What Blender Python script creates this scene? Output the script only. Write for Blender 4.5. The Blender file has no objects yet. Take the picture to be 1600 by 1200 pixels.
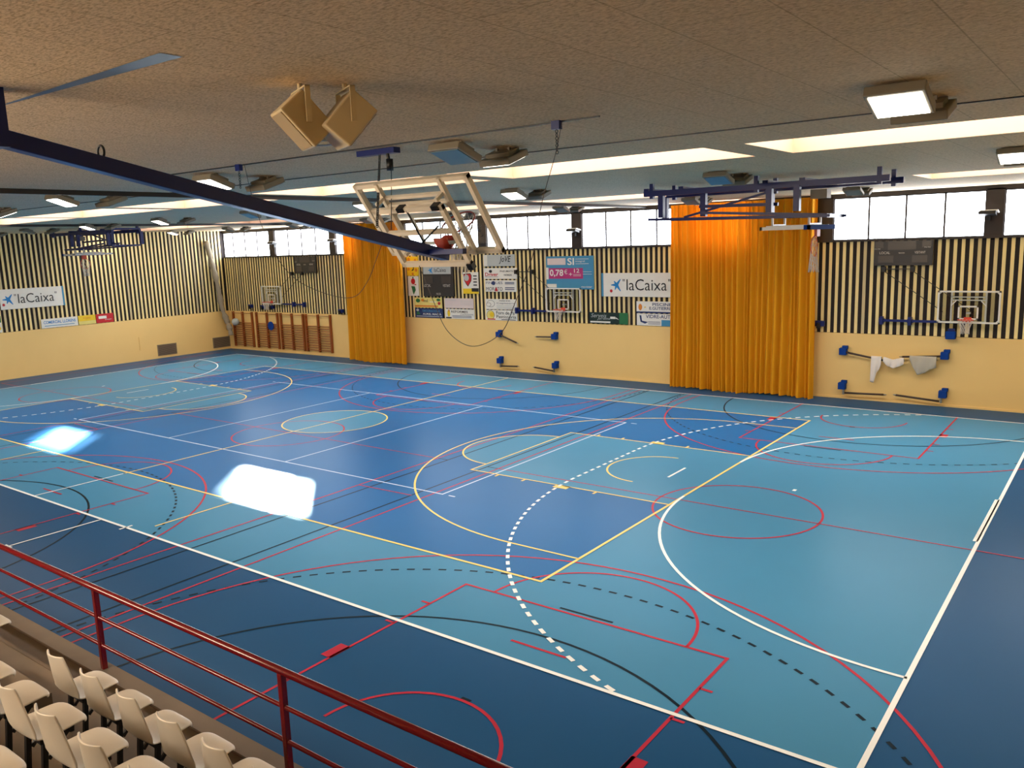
import bpy, bmesh, math, random
from mathutils import Vector, Matrix, Euler
random.seed(7)
S = bpy.context.scene
COL = S.collection
R = math.radians

# ------------------------------------------------------------------ camera, world, sun, exposure
cam_d = bpy.data.cameras.new('camera'); cam = bpy.data.objects.new('camera', cam_d); COL.objects.link(cam)
cam.location = (22.113, -18.820, 5.973)
cam.rotation_euler = (1.40047, 0.0343449, 0.64409)
cam_d.sensor_width = 36; cam_d.lens = 1296.5/1600*36; cam_d.clip_start = 0.05; cam_d.clip_end = 300
S.camera = cam

W = bpy.data.worlds.new('sky'); S.world = W; W.use_nodes = True
W.node_tree.nodes['Background'].inputs[0].default_value = (0.85, 0.93, 1.0, 1)
W.node_tree.nodes['Background'].inputs[1].default_value = 1.0

SUNDIR = Vector((13.2, -10.5, -7.2)).normalized()
sd = bpy.data.lights.new('sun', 'SUN'); sd.energy = 110; sd.angle = R(1.3); sd.color = (0.93, 1.0, 1.0)
sun = bpy.data.objects.new('sun', sd); COL.objects.link(sun)
sun.rotation_euler = SUNDIR.to_track_quat('-Z', 'Y').to_euler(); sun.location = (-30, 25, 20)

S.view_settings.view_transform = 'Standard'; S.view_settings.look = 'None'
S.view_settings.gamma = 1; S.view_settings.use_curve_mapping = False
S.view_settings.exposure = 0.95
NEAR_E = 13.5  # strength of the panes added behind the stand
WIN_E, SKY_E, LAMP_E = 7.8, 3.9, 7.0

# ------------------------------------------------------------------ materials
def lin(c):
    return tuple((x/255/12.92 if x/255 <= .04045 else ((x/255+.055)/1.055)**2.4) for x in c)
def mat(name, rgb, rough=.5, metal=0, spec=.5, **kw):
    m = bpy.data.materials.new(name); m.use_nodes = True
    nt = m.node_tree; b = nt.nodes['Principled BSDF']
    b.inputs['Base Color'].default_value = (*lin(rgb), 1)
    b.inputs['Roughness'].default_value = rough; b.inputs['Metallic'].default_value = metal
    b.inputs['Specular IOR Level'].default_value = spec
    if kw.get('emit'):
        b.inputs['Emission Color'].default_value = (*lin(kw.get('ecol', rgb)), 1); b.inputs['Emission Strength'].default_value = kw['emit']
    if kw.get('coat'): b.inputs['Coat Weight'].default_value = kw['coat']; b.inputs['Coat Roughness'].default_value = .08
    var = kw.get('var', .06)
    if var:
        tc = nt.nodes.new('ShaderNodeTexCoord'); no = nt.nodes.new('ShaderNodeTexNoise'); no.inputs['Scale'].default_value = kw.get('scale', 3.0)
        no.inputs['Detail'].default_value = kw.get('detail', 3)
        mp = nt.nodes.new('ShaderNodeMapRange'); mp.inputs['To Min'].default_value = 1-var; mp.inputs['To Max'].default_value = 1+var
        hs = nt.nodes.new('ShaderNodeHueSaturation'); hs.inputs['Color'].default_value = (*lin(rgb), 1)
        nt.links.new(tc.outputs['Object'], no.inputs['Vector']); nt.links.new(no.outputs['Fac'], mp.inputs['Value'])
        nt.links.new(mp.outputs[0], hs.inputs['Value']); nt.links.new(hs.outputs[0], b.inputs['Base Color'])
    return m
M = {}
FR = dict(rough=.30, spec=.02, var=.05, scale=.6)
M['fl_dark'] = mat('floor_blue', (32, 97, 150), **FR)
M['fl_edge'] = mat('floor_margin_blue', (31, 78, 118), **FR)
M['fl_light'] = mat('floor_light_blue', (68, 129, 162), **FR)
M['l_white'] = mat('line_white', (238, 238, 232), **FR)
M['l_pale'] = mat('line_pale', (190, 205, 222), **FR)
M['l_yellow'] = mat('line_yellow', (240, 205, 115), **FR)
M['l_red'] = mat('line_red', (176, 45, 62), **FR)
M['l_black'] = mat('line_black', (16, 32, 42), **FR)
M['cream'] = mat('cream_wall_paint', (236, 200, 128), .55, var=.03, scale=1.2)
M['dark_gap'] = mat('dark_backing', (30, 20, 17), .8)
M['dark_frame'] = mat('dark_window_frame', (40, 30, 26), .5)
M['navy'] = mat('navy_painted_steel', (18, 34, 100), .35, 0, .35)
M['blue'] = mat('blue_pad', (22, 62, 140), .8, 0, .1)
M['steelblue'] = mat('blue_grey_cover_strip', (92, 112, 136), .5)
M['white'] = mat('white_painted_steel', (225, 222, 215), .4)
M['creamst'] = mat('ivory_painted_steel', (230, 218, 198), .45)
M['steel'] = mat('galvanised_steel', (150, 150, 145), .35, .8)
M['black'] = mat('black_metal', (18, 18, 20), .45)
M['bar'] = mat('brown_rubber_bar', (66, 50, 42), .5)
M['orange'] = mat('orange_red_rim', (205, 70, 45), .45)
M['net'] = mat('white_net_cord', (215, 205, 195), .8)
M['red_rail'] = mat('glossy_red_paint', (112, 8, 20), .2, 0, .6, coat=.6)
M['wood'] = mat('varnished_wood', (146, 74, 26), .4, var=.15)
M['seat'] = mat('ivory_plastic_seat', (220, 211, 196), .3, var=.05, scale=6)
M['conc'] = mat('brown_grey_concrete', (112, 97, 80), .75, var=.14, scale=4, detail=8)
M['tread_edge'] = mat('step_edge', (98, 82, 66), .7)
M['curb'] = mat('curb_red_brown', (92, 48, 40), .6)
M['fixture'] = mat('grey_beige_fixture', (128, 120, 104), .5)
M['glass_off'] = mat('unlit_lamp_glass', (98, 126, 136), .12, 0, .6)
M['spk'] = mat('cream_speaker_shell', (205, 185, 145), .5)
M['grille'] = mat('speaker_grille', (165, 145, 112), .7)
M['vent'] = mat('brown_vent_grille', (140, 122, 96), .6)
M['lamp_on'] = mat('lit_lamp_glass', (255, 246, 228), .3, emit=LAMP_E, var=0)
M['pane'] = mat('daylight_pane', (240, 246, 255), .3, emit=WIN_E, var=0)
M['pane_warm'] = mat('warm_daylight_pane', (255, 238, 214), .3, emit=NEAR_E, var=0)
M['skypane'] = mat('skylight_pane', (255, 250, 242), .3, emit=SKY_E, var=0)
M['well'] = mat('skylight_well', (206, 166, 138), .7, var=.05)
M['paper'] = mat('sign_white', (225, 224, 216), .45)
M['greyp'] = mat('sign_grey', (178, 186, 186), .45)
M['ink'] = mat('sign_ink', (22, 22, 26), .5, var=0)
M['s_blue'] = mat('sign_blue', (64, 138, 178), .45)
M['s_navy'] = mat('sign_navy', (30, 50, 98), .45)
M['s_cyan'] = mat('star_blue', (18, 128, 196), .45)
M['s_red'] = mat('sign_red', (190, 28, 38), .45)
M['s_mag'] = mat('sign_magenta', (176, 46, 112), .45)
M['s_yel'] = mat('sign_yellow', (232, 196, 34), .45)
M['s_yelp'] = mat('sign_pale_yellow', (224, 208, 120), .45)
M['s_green'] = mat('sign_green', (40, 108, 62), .45)
M['s_dgreen'] = mat('sign_dark_green', (24, 44, 36), .45)
M['s_pink'] = mat('sign_pinkish', (214, 200, 198), .45)
M['s_orange'] = mat('sign_orange', (214, 130, 40), .45)
M['sb'] = mat('scoreboard_black', (46, 43, 42), .4)
M['sb2'] = mat('scoreboard_window', (66, 60, 56), .3)
M['sbtxt'] = mat('scoreboard_text', (205, 200, 190), .5, var=0)
M['cloth_w'] = mat('white_cloth', (222, 214, 208), .85)
M['cloth_g'] = mat('grey_cloth', (176, 170, 156), .85)
M['netgrey'] = mat('grey_netting', (150, 140, 122), .9, var=.2, scale=20)

def mat_glass():
    m = bpy.data.materials.new('clear_acrylic'); m.use_nodes = True; nt = m.node_tree; nt.nodes.clear()
    o = nt.nodes.new('ShaderNodeOutputMaterial'); mx = nt.nodes.new('ShaderNodeMixShader')
    t = nt.nodes.new('ShaderNodeBsdfTransparent'); t.inputs[0].default_value = (.9, .92, .92, 1)
    g = nt.nodes.new('ShaderNodeBsdfGlossy'); g.inputs['Roughness'].default_value = .05
    mx.inputs[0].default_value = .07
    nt.links.new(t.outputs[0], mx.inputs[1]); nt.links.new(g.outputs[0], mx.inputs[2]); nt.links.new(mx.outputs[0], o.inputs[0])
    return m
M['glass'] = mat_glass()
def mat_tint(v):
    m = bpy.data.materials.new('tinted_roof_glazing'); m.use_nodes = True; nt = m.node_tree; nt.nodes.clear()
    o = nt.nodes.new('ShaderNodeOutputMaterial'); t = nt.nodes.new('ShaderNodeBsdfTransparent'); t.inputs[0].default_value = (v*.85, v, v, 1)
    nt.links.new(t.outputs[0], o.inputs[0]); return m
M['tint'] = mat_tint(.11)  # added filter strips that weaken the sun beside each sun opening
def mat_curtain():
    m = bpy.data.materials.new('golden_curtain_fabric'); m.use_nodes = True; nt = m.node_tree
    b = nt.nodes['Principled BSDF']; b.inputs['Roughness'].default_value = .75; b.inputs['Specular IOR Level'].default_value = .2
    b.inputs['Base Color'].default_value = (*lin((222, 156, 26)), 1)
    o = nt.nodes['Material Output']; tr = nt.nodes.new('ShaderNodeBsdfTranslucent'); tr.inputs[0].default_value = (1.0, .30, .01, 1)
    mx = nt.nodes.new('ShaderNodeMixShader'); mx.inputs[0].default_value = .10
    nt.links.new(b.outputs[0], mx.inputs[1]); nt.links.new(tr.outputs[0], mx.inputs[2]); nt.links.new(mx.outputs[0], o.inputs[0])
    return m
M['curtain'] = mat_curtain()
def mat_slats():
    # every slat carries its own tone: a band index along the wall feeds white noise
    m = bpy.data.materials.new('cream_slats'); m.use_nodes = True; nt = m.node_tree; b = nt.nodes['Principled BSDF']
    b.inputs['Roughness'].default_value = .55
    at = nt.nodes.new('ShaderNodeObjectInfo'); geo = nt.nodes.new('ShaderNodeNewGeometry')
    cr = nt.nodes.new('ShaderNodeValToRGB'); cr.color_ramp.elements[0].color = (*lin((200, 182, 136)), 1)
    cr.color_ramp.elements[0].position = .1
    cr.color_ramp.elements[1].color = (*lin((240, 218, 152)), 1); cr.color_ramp.elements[1].position = .35
    nt.links.new(geo.outputs['Random Per Island'], cr.inputs[0]); nt.links.new(cr.outputs[0], b.inputs['Base Color'])
    return m
M['slat'] = mat_slats()
def mat_ceiling():
    m = bpy.data.materials.new('wood_wool_ceiling'); m.use_nodes = True; nt = m.node_tree; b = nt.nodes['Principled BSDF']
    b.inputs['Roughness'].default_value = .85; b.inputs['Specular IOR Level'].default_value = .15
    tc = nt.nodes.new('ShaderNodeTexCoord')
    n1 = nt.nodes.new('ShaderNodeTexNoise'); n1.inputs['Scale'].default_value = 26; n1.inputs['Detail'].default_value = 6; n1.inputs['Roughness'].default_value = .65
    mpg = nt.nodes.new('ShaderNodeMapping'); mpg.inputs['Scale'].default_value = (1, 2.6, 1)
    nt.links.new(tc.outputs['Object'], mpg.inputs[0]); nt.links.new(mpg.outputs[0], n1.inputs['Vector'])
    cr = nt.nodes.new('ShaderNodeValToRGB')
    cr.color_ramp.elements[0].position = .34; cr.color_ramp.elements[0].color = (*lin((176, 150, 116)), 1)
    cr.color_ramp.elements[1].position = .56; cr.color_ramp.elements[1].color = (*lin((232, 208, 172)), 1)
    nt.links.new(n1.outputs['Fac'], cr.inputs[0])
    br = nt.nodes.new('ShaderNodeTexBrick'); br.inputs['Scale'].default_value = 1
    br.inputs['Brick Width'].default_value = 2.0; br.inputs['Row Height'].default_value = .68; br.inputs['Mortar Size'].default_value = .006
    br.inputs['Color1'].default_value = (1, 1, 1, 1); br.inputs['Color2'].default_value = (.975, .975, .975, 1); br.inputs['Mortar'].default_value = (.72, .70, .66, 1)
    rot = nt.nodes.new('ShaderNodeMapping'); rot.inputs['Rotation'].default_value = (0, 0, R(90))
    nt.links.new(tc.outputs['Object'], rot.inputs[0]); nt.links.new(rot.outputs[0], br.inputs['Vector'])
    mx = nt.nodes.new('ShaderNodeMix'); mx.data_type = 'RGBA'; mx.blend_type = 'MULTIPLY'; mx.inputs[0].default_value = 1
    nt.links.new(cr.outputs[0], mx.inputs[6]); nt.links.new(br.outputs['Color'], mx.inputs[7]); nt.links.new(mx.outputs[2], b.inputs['Base Color'])
    return m
M['ceil'] = mat_ceiling()

# ------------------------------------------------------------------ helpers
class MB:
    def __init__(s): s.bm = bmesh.new(); s.mats = []
    def mi(s, m):
        m = M[m] if isinstance(m, str) else m
        if m not in s.mats: s.mats.append(m)
        return s.mats.index(m)
    def box(s, x0, y0, z0, x1, y1, z1, m=None, M4=None):
        vs = [Vector((x, y, z)) for x in (x0, x1) for y in (y0, y1) for z in (z0, z1)]
        if M4 is not None: vs = [M4 @ v for v in vs]
        v = [s.bm.verts.new(c) for c in vs]
        i = s.mi(m) if m else 0
        for f in ((0,1,3,2),(4,6,7,5),(0,4,5,1),(2,3,7,6),(0,2,6,4),(1,5,7,3)):
            fc = s.bm.faces.new([v[k] for k in f]); fc.material_index = i
        return s
    def poly(s, pts, m=None):
        f = s.bm.faces.new([s.bm.verts.new(p) for p in pts]); f.material_index = s.mi(m) if m else 0
        return s
    def beam(s, a, b, w, h=None, m=None):
        a, b = Vector(a), Vector(b); h = h or w; d = (b-a)
        q = d.to_track_quat('Y', 'Z').to_matrix().to_4x4()
        if abs(d.normalized().z) > .95: q = d.to_track_quat('Y', 'X').to_matrix().to_4x4()
        return s.box(-w/2, 0, -h/2, w/2, d.length, h/2, m, Matrix.Translation(a) @ q)
    def tube(s, pts, r, n=8, m=None, closed=False, cap=True):
        pts = [Vector(p) for p in pts]; rings = []; i = s.mi(m) if m else 0; N = len(pts)
        up = None
        for k, p in enumerate(pts):
            a = pts[(k-1) % N] if (closed or k) else p; b = pts[(k+1) % N] if (closed or k < N-1) else p
            t = (b-a).normalized()
            if up is None:
                up = Vector((0, 0, 1)) if abs(t.z) < .9 else Vector((1, 0, 0))
            u = t.cross(up).normalized(); v = u.cross(t).normalized(); up = v
            rr = r[k] if isinstance(r, (list, tuple)) else r
            rings.append([s.bm.verts.new(p+(u*math.cos(2*math.pi*j/n)+v*math.sin(2*math.pi*j/n))*rr) for j in range(n)])
        for k in range(N if closed else N-1):
            A, B = rings[k], rings[(k+1) % N]
            for j in range(n):
                f = s.bm.faces.new((A[j], A[(j+1) % n], B[(j+1) % n], B[j])); f.smooth = True; f.material_index = i
        if cap and not closed:
            for rg in (rings[0][::-1], rings[-1]):
                f = s.bm.faces.new(rg); f.material_index = i
        return s
    def cyl(s, a, b, r, n=16, m=None): return s.tube([a, b], r, n, m)
    def ring(s, c, r, tr, axis='z', n=28, m=None):
        c = Vector(c); P = []
        for k in range(n):
            t = 2*math.pi*k/n; x, y = r*math.cos(t), r*math.sin(t)
            P.append(c+Vector((x, y, 0) if axis == 'z' else ((0, x, y) if axis == 'x' else (x, 0, y))))
        return s.tube(P, tr, 8, m, closed=True)
    def build(s, name, m=None, parent=None, bevel=0, recalc=True):
        if recalc: bmesh.ops.recalc_face_normals(s.bm, faces=s.bm.faces)
        me = bpy.data.meshes.new(name); s.bm.to_mesh(me); s.bm.free()
        if m: me.materials.append(M[m] if isinstance(m, str) else m)
        else:
            for k in s.mats: me.materials.append(k)
        o = bpy.data.objects.new(name, me); COL.objects.link(o)
        if parent: o.parent = parent
        if bevel:
            md = o.modifiers.new('bevel', 'BEVEL'); md.width = bevel; md.segments = 2; md.limit_method = 'ANGLE'
        return o
def tag(o, label=None, cat=None, group=None, kind=None):
    if label: o['label'] = label
    if cat: o['category'] = cat
    if group: o['group'] = group
    if kind: o['kind'] = kind
    return o
def empty(name, loc=(0, 0, 0), rz=0, **kw):
    o = bpy.data.objects.new(name, None); COL.objects.link(o); o.location = loc; o.rotation_euler = (0, 0, rz); o.empty_display_size = .1
    return tag(o, **kw)
def copy_tree(o, parent=None):
    c = o.copy(); COL.objects.link(c); c.parent = parent
    for ch in [k for k in COL.objects if k.parent == o]: copy_tree(ch, c)
    return c
def box1(name, a, b, m, parent=None, bevel=0): return MB().box(*a, *b).build(name, m, parent, bevel)

# ------------------------------------------------------------------ floor with every court marking
XL, XR, YN, YF, H = -23.0, 24.0, -21.0, 11.7, 7.2
fb = MB(); lay = [0]
def Z():
    lay[0] += 1; return .0012*lay[0]
def strip(pts, w, m, z, closed=False):
    """flat ribbon of width w along pts"""
    P = [Vector((p[0], p[1])) for p in pts]; L = []; Rr = []; N = len(P)
    for k in range(N):
        a = P[(k-1) % N] if (closed or k) else P[k]; b = P[(k+1) % N] if (closed or k < N-1) else P[k]
        d1 = (P[k]-a).normalized() if P[k] != a else (b-P[k]).normalized(); d2 = (b-P[k]).normalized() if b != P[k] else d1
        t = (d1+d2).normalized(); n = Vector((-t.y, t.x)); s = w/2/max(.3, n.dot(Vector((-d1.y, d1.x))))
        L.append(P[k]+n*s); Rr.append(P[k]-n*s)
    lv = [fb.bm.verts.new((q.x, q.y, z)) for q in L]; rv = [fb.bm.verts.new((q.x, q.y, z)) for q in Rr]
    for k in range(N if closed else N-1):
        j = (k+1) % N
        f = fb.bm.faces.new((lv[k], rv[k], rv[j], lv[j])); f.material_index = fb.mi(m)
def arc(cx, cy, r, a0, a1, n=48): return [(cx+r*math.cos(R(a0+(a1-a0)*k/n)), cy+r*math.sin(R(a0+(a1-a0)*k/n))) for k in range(n+1)]
def rect(x0, y0, x1, y1): return [(x0, y0), (x1, y0), (x1, y1), (x0, y1)]
def fill(pts, m, z): fb.poly([(p[0], p[1], z) for p in pts], m)
def dashes(pts, on, off, w, m, z):
    acc = 0; cur = [pts[0]]; state = True
    for a, b in zip(pts, pts[1:]):
        a, b = Vector(a), Vector(b); L = (b-a).length; pos = 0
        while L-pos > 1e-6:
            need = (on if state else off)-acc; st = min(need, L-pos); pos += st; acc += st
            p = a+(b-a)*(pos/L)
            if state: cur.append((p.x, p.y))
            if acc >= (on if state else off)-1e-6:
                if state and len(cur) > 1: strip(cur, w, m, z)
                state = not state; acc = 0; cur = [(p.x, p.y)]
fb.box(XL-.3, YN, -.2, XR, YF+.3, 0, 'fl_edge')
z = Z(); fill(rect(-20, -10, 20, 10), 'fl_light', z)
z = Z(); fill(rect(-14, -7.5, 14, 7.5), 'fl_dark', z)
z = Z()
for s in (-1, 1):
    fill(rect(*sorted((s*8.2, s*14))[:1], -2.45, sorted((s*8.2, s*14))[1], 2.45), 'fl_light', z)
    fill(arc(s*8.2, 0, 1.8, 90 if s > 0 else -90, 270 if s > 0 else 90), 'fl_light', z)
fill(arc(0, 0, 1.8, 0, 360)[:-1], 'fl_light', z)
LW = .05
# cross courts: black first, red over
xc = (-15.37, 0, 15.37)
z = Z()
for c in xc:
    for s, yb in ((1, -14.1), (-1, 10.1)):
        strip(arc(c, yb, 4.93, 0, s*180), LW, 'l_black', z)
        dashes(arc(c, yb, 6.88, 0, s*180, 90), .15, .15, .055, 'l_black', z)
        strip([(c-.5, yb+s*5.9), (c+.5, yb+s*5.9)], LW, 'l_black', z)
        strip([(c-.08, yb+s*2.9), (c+.08, yb+s*2.9)], .06, 'l_black', z)
    strip([(c-6.98, -2), (c+6.98, -2)], .04, 'l_black', z)
    for s in (-1, 1):
        if abs(c+s*6.98) < 20: strip([(c+s*6.98, -14.1), (c+s*6.98, 10)], LW, 'l_black', z)
z = Z()
for c in xc:
    for s, yb in ((1, -14.1), (-1, 10.1)):
        strip([(c-3.0 if 0 else c-2.43, yb), (c-2.43, yb+s*5.8), (c+2.43, yb+s*5.8), (c+2.43, yb)], LW, 'l_red', z)
        strip(arc(c, yb+s*5.8, 1.8, 0, s*180), LW, 'l_red', z)
        strip([(c-6.25, yb)]+arc(c, yb+s*1.575, 6.25, 180 if s > 0 else -180, 0)+[(c+6.25, yb)], LW, 'l_red', z)
        strip(arc(c, yb+s*1.575, 1.28, 0, s*180, 24), LW, 'l_red', z)
        strip([(c-.5, yb+s*4.56), (c+.5, yb+s*4.56)], LW, 'l_red', z)
        for q in (-1, 1):
            for dd in (1.9, 4.0, 4.85):
                strip([(c+q*2.43, yb+s*dd), (c+q*2.62, yb+s*dd)], .05, 'l_red', z)
            fill(rect(min(c+q*2.4, c+q*2.62), min(yb+s*2.65, yb+s*3.05), max(c+q*2.4, c+q*2.62), max(yb+s*2.65, yb+s*3.05)), 'l_red', z)
    strip([(c-6.6, -2), (c+6.6, -2)], .04, 'l_red', z)
    strip(arc(c, -2, 1.8, 0, 360, 64)[:-1], LW, 'l_red', z, True)
    for s in (-1, 1):
        if abs(c+s*6.6) < 23: strip([(c+s*6.6, -14.1), (c+s*6.6, 10)], LW, 'l_red', z)
strip([(6.6, -5), (8.4, -4.95)], .04, 'l_red', z); strip([(-6.6, -5), (-8.4, -4.95)], .04, 'l_red', z)
# volleyball, pale
z = Z()
strip(rect(-9, -4.5, 9, 4.5), LW, 'l_pale', z, True)
for s in (-1, 1):
    strip([(s*3, -4.5), (s*3, 4.5)], LW, 'l_pale', z)
    for q in (-1, 1): strip([(s*9.2, q*4.5), (s*9.4, q*4.5)], LW, 'l_pale', z)
# basketball, yellow
z = Z()
strip(rect(-14, -7.5, 14, 7.5), .06, 'l_yellow', z, True)
strip([(0, -7.65), (0, 10.0)], LW, 'l_yellow', z); strip([(0, -7.6), (0, -10)], LW, 'l_white', z)
strip(arc(0, 0, 1.8, 0, 360, 64)[:-1], LW, 'l_yellow', z, True)
for s in (-1, 1):
    strip([(s*14, -2.45), (s*8.2, -2.45), (s*8.2, 2.45), (s*14, 2.45)], LW, 'l_yellow', z)
    strip(arc(s*8.2, 0, 1.8, 90, 90+s*180), LW, 'l_yellow', z)
    strip([(s*14, 6.25)]+arc(s*12.425, 0, 6.25, 90, 90+s*180, 64)+[(s*14, -6.25)], LW, 'l_yellow', z)
    strip(arc(s*12.425, 0, 1.28, 90, 90+s*180, 24), LW, 'l_yellow', z)
    strip([(s*5, -7.5), (s*5, -9.6)], LW, 'l_yellow', z)
    for q in (-1, 1):
        for dd in (4.85, 4.0, 1.9): strip([(s*(14-dd), q*2.45), (s*(14-dd), q*2.63)], .06, 'l_yellow', z)
        a, b = sorted((s*(14-3.05), s*(14-2.65))); c_, d_ = sorted((q*2.42, q*2.65)); fill(rect(a, c_, b, d_), 'l_yellow', z)
# handball / futsal, white
z = Z()
strip(rect(-20, -10, 20, 10), .07, 'l_white', z, True)
for s in (-1, 1):
    strip(arc(s*20, 1.5, 6, 90, 90+s*88, 32), .06, 'l_white', z); strip(arc(s*20, -1.5, 6, 90+s*92, 90+s*180, 32), .06, 'l_white', z)
    strip([(s*19.95, -1.5), (s*19.95, 1.5)], .09, 'l_white', z)
    a9 = math.degrees(math.acos(8.5/9))
    pts = arc(s*20, 1.5, 9, 90+s*a9, 90+s*90, 40)+arc(s*20, -1.5, 9, 90+s*90, 90+s*(180-a9), 40)
    dashes(pts[1:], .17, .15, .07, 'l_white', z)
    strip([(s*13, -.5), (s*13, .5)], .06, 'l_white', z); strip([(s*16, -.07), (s*16, .07)], .08, 'l_white', z)
    strip([(s*4.5, -10.15), (s*4.5, -9.85)], .06, 'l_white', z)
    strip([(s*3.45, -10), (s*3.45, -12)], .05, 'l_white', z); strip([(s*3.3, -12), (s*3.6, -12)], .05, 'l_white', z)
floor = fb.build('floor', recalc=False); tag(floor, kind='structure')

# ------------------------------------------------------------------ walls
SL = .103          # slat width, pitch doubles it
def slat_wall(mb, a, b, place, z0=2.35, z1=5.56):
    u = a
    while u < b-SL*.5:
        place(mb, u, u+SL); u += .232
wb = MB()
wb.box(XL-.3, YF+.05, -.2, XR, YF+.3, 5.58, 'dark_gap')
wb.box(XL-.3, YF+.05, 7.06, XR, YF+.3, 7.3, 'dark_frame')
starts = [-23.2+5.215*k for k in range(10)]
for s in starts: wb.box(s-.5, YF+.05, 5.5, s, YF+.3, 7.1, 'dark_frame')
wb.box(XL, YF-.02, 0, XR, YF+.06, 2.35, 'cream')
slat_wall(wb, XL+.02, XR, lambda m, u, v: m.box(u, YF+.028, 2.36, v, YF+.055, 5.55, 'slat'))
wb.box(XL, YF-.03, 5.55, XR, YF+.06, 5.62, 'dark_frame')
tag(wb.build('wall_back'), kind='structure')
wl = MB()
wl.box(XL-.3, YN, -.2, XL-.05, YF+.3, H+.1, 'dark_gap')
wl.box(XL-.06, YN, 0, XL+.02, YF-.02, 2.35, 'cream')
slat_wall(wl, YN, YF-.1, lambda m, u, v: m.box(XL-.055, u, 2.36, XL-.025, v, H, 'slat'))
tag(wl.build('wall_left'), kind='structure')
tag(MB().box(XR, YN-.3, -.2, XR+.3, YF+.3, H+.1).build('wall_right', 'cream'), kind='structure')
tag(MB().box(XL-.3, YN-.3, -.2, XR+.3, YN, H+.1).build('wall_front', 'cream'), kind='structure')
tag(MB().box(XL+.02, YF-.05, 0, XR, YF-.02, .07).build('baseboard_back', 'cream'), kind='structure')

# windows: bays of four panes; most behind the drawn curtains get boards added to limit the glow
nwin = 0
for s in starts:
    e = s+4.7
    if s > XR: continue
    nwin += 1
    fr = MB(); x1 = min(e, XR)
    s0 = max(s, XL+.05)
    fr.box(s0, YF+.10, 5.58, x1, YF+.2, 5.64); fr.box(s0, YF+.10, 7.02, x1, YF+.2, 7.08)
    for j in range(5):
        xx = s+j*4.7/4
        if s0-.05 <= xx <= XR: fr.box(xx-.03, YF+.10, 5.58, xx+.03, YF+.2, 7.08)
    w = fr.build('window_%d' % nwin, 'dark_frame'); tag(w, kind='structure')
    pn = MB(); sh = MB(); nsh = 0
    for j in range(4):
        a, b = s+j*4.7/4+.03, s+(j+1)*4.7/4-.03
        if a < s0: a = s0
        if b > XR: b = XR
        if b <= a: continue
        if (9.95 < a < 13.0) or (-11.4 < a < -7.9) :
            sh.box(a, YF+.13, 5.64, b, YF+.17, 7.02); nsh += 1
        else: pn.poly([(a, YF+.15, 5.64), (b, YF+.15, 5.64), (b, YF+.15, 7.02), (a, YF+.15, 7.02)])
    if len(pn.bm.faces): pn.build('window_pane', 'pane', w)
    if nsh: sh.build('window_shutter', 'dark_frame', w)

# unseen glowing panes added behind the stand to light seats and near ceiling
nw = MB(); nf = MB()
for s in starts:
    if s < 7 or s > 14: continue
    for j in range(4 if s < 13 else 2):
        a, b = s+j*4.7/4+.03, s+(j+1)*4.7/4-.03
        nw.poly([(a, YN+.02, 5.64), (b, YN+.02, 5.64), (b, YN+.02, 7.02), (a, YN+.02, 7.02)])
        nf.box(a-.06, YN, 5.58, a, YN+.05, 7.08)
o = nf.build('window_20', 'dark_frame'); tag(o, kind='structure'); nw.build('window_pane', 'pane_warm', o)  # pane here is an added light source, not a known window

# ------------------------------------------------------------------ ceiling with skylight wells
sx = [(-22.8, -17.1), (-16.8, -11.9), (-11.6, -5.75), (-5.4, -.1), (.45, 5.65), (6.3, 11.45), (12.0, 16.95), (17.55, 22.6)]
sy = [(-17.7, -15.9), (-7.3, -5.25), (3.2, 5.6)]
cb = MB(); xs = [XL-.3]+[v for p in sx for v in p]+[XR+.3]; ys = [YN-.3]+[v for p in sy for v in p]+[YF+.05]
for i in range(len(xs)-1):
    for j in range(len(ys)-1):
        if i % 2 and j % 2 and not (j == 1): continue
        cb.box(xs[i], ys[j], H, xs[i+1], ys[j+1], H+.004, 'ceil')
ceiling = cb.build('ceiling'); tag(ceiling, kind='structure')
rf = MB(); rf.box(XL-.6, YF+.06, 7.3, XR+.6, YF+4.2, 7.5); tag(rf.build('trim_1', 'dark_frame'), kind='structure')  # unseen eave, added deep enough to keep sun out of the far windows
WT = .38
sun_patch_holes = {(-11.6, 3.2): -8.75, (-22.8, 3.2): -19.5}  # made-up sheared openings, shaped to cast the sun patches on the floor
for (x0, x1) in sx:
    for (y0, y1) in sy[1:]:
        wm = MB(); t = .04
        wm.box(x0-t, y0-t, H+.001, x1+t, y0, H+WT, 'well'); wm.box(x0-t, y1, H+.001, x1+t, y1+t, H+WT, 'well')
        wm.box(x0-t, y0, H+.001, x0, y1, H+WT, 'well'); wm.box(x1, y0, H+.001, x1+t, y1, H+WT, 'well')
        zt = H+WT-.02
        hc = sun_patch_holes.get((x0, y0))
        o = wm.build('skylight_well_casing'); o.name = 'trim_2'; tag(o, kind='structure')
        pm = MB()
        if hc is None: pm.poly([(x0, y0, zt), (x1, y0, zt), (x1, y1, zt), (x0, y1, zt)], 'skypane')
        else:
            hx = hc-.35
            sh = 1.1*(y1-y0)/2
            def X(xo, y): return hx+xo-1.1*(y-(y0+y1)/2)
            seg = [(None, -1.75, 'skypane'), (-1.75, -1.1, 'tint'), (-1.1, .95, None), (.95, 1.1, 'skypane'), (1.1, 1.75, 'tint'), (1.75, None, 'skypane')]
            for a, b, mm in seg:
                if mm is None: continue
                P = [(x0 if a is None else X(a, y0), y0, zt), (x1 if b is None else X(b, y0), y0, zt),
                     (x1 if b is None else X(b, y1), y1, zt), (x0 if a is None else X(a, y1), y1, zt)]
                pm.poly(P, mm)
        pm.build('skylight_pane', None, o)
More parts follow.
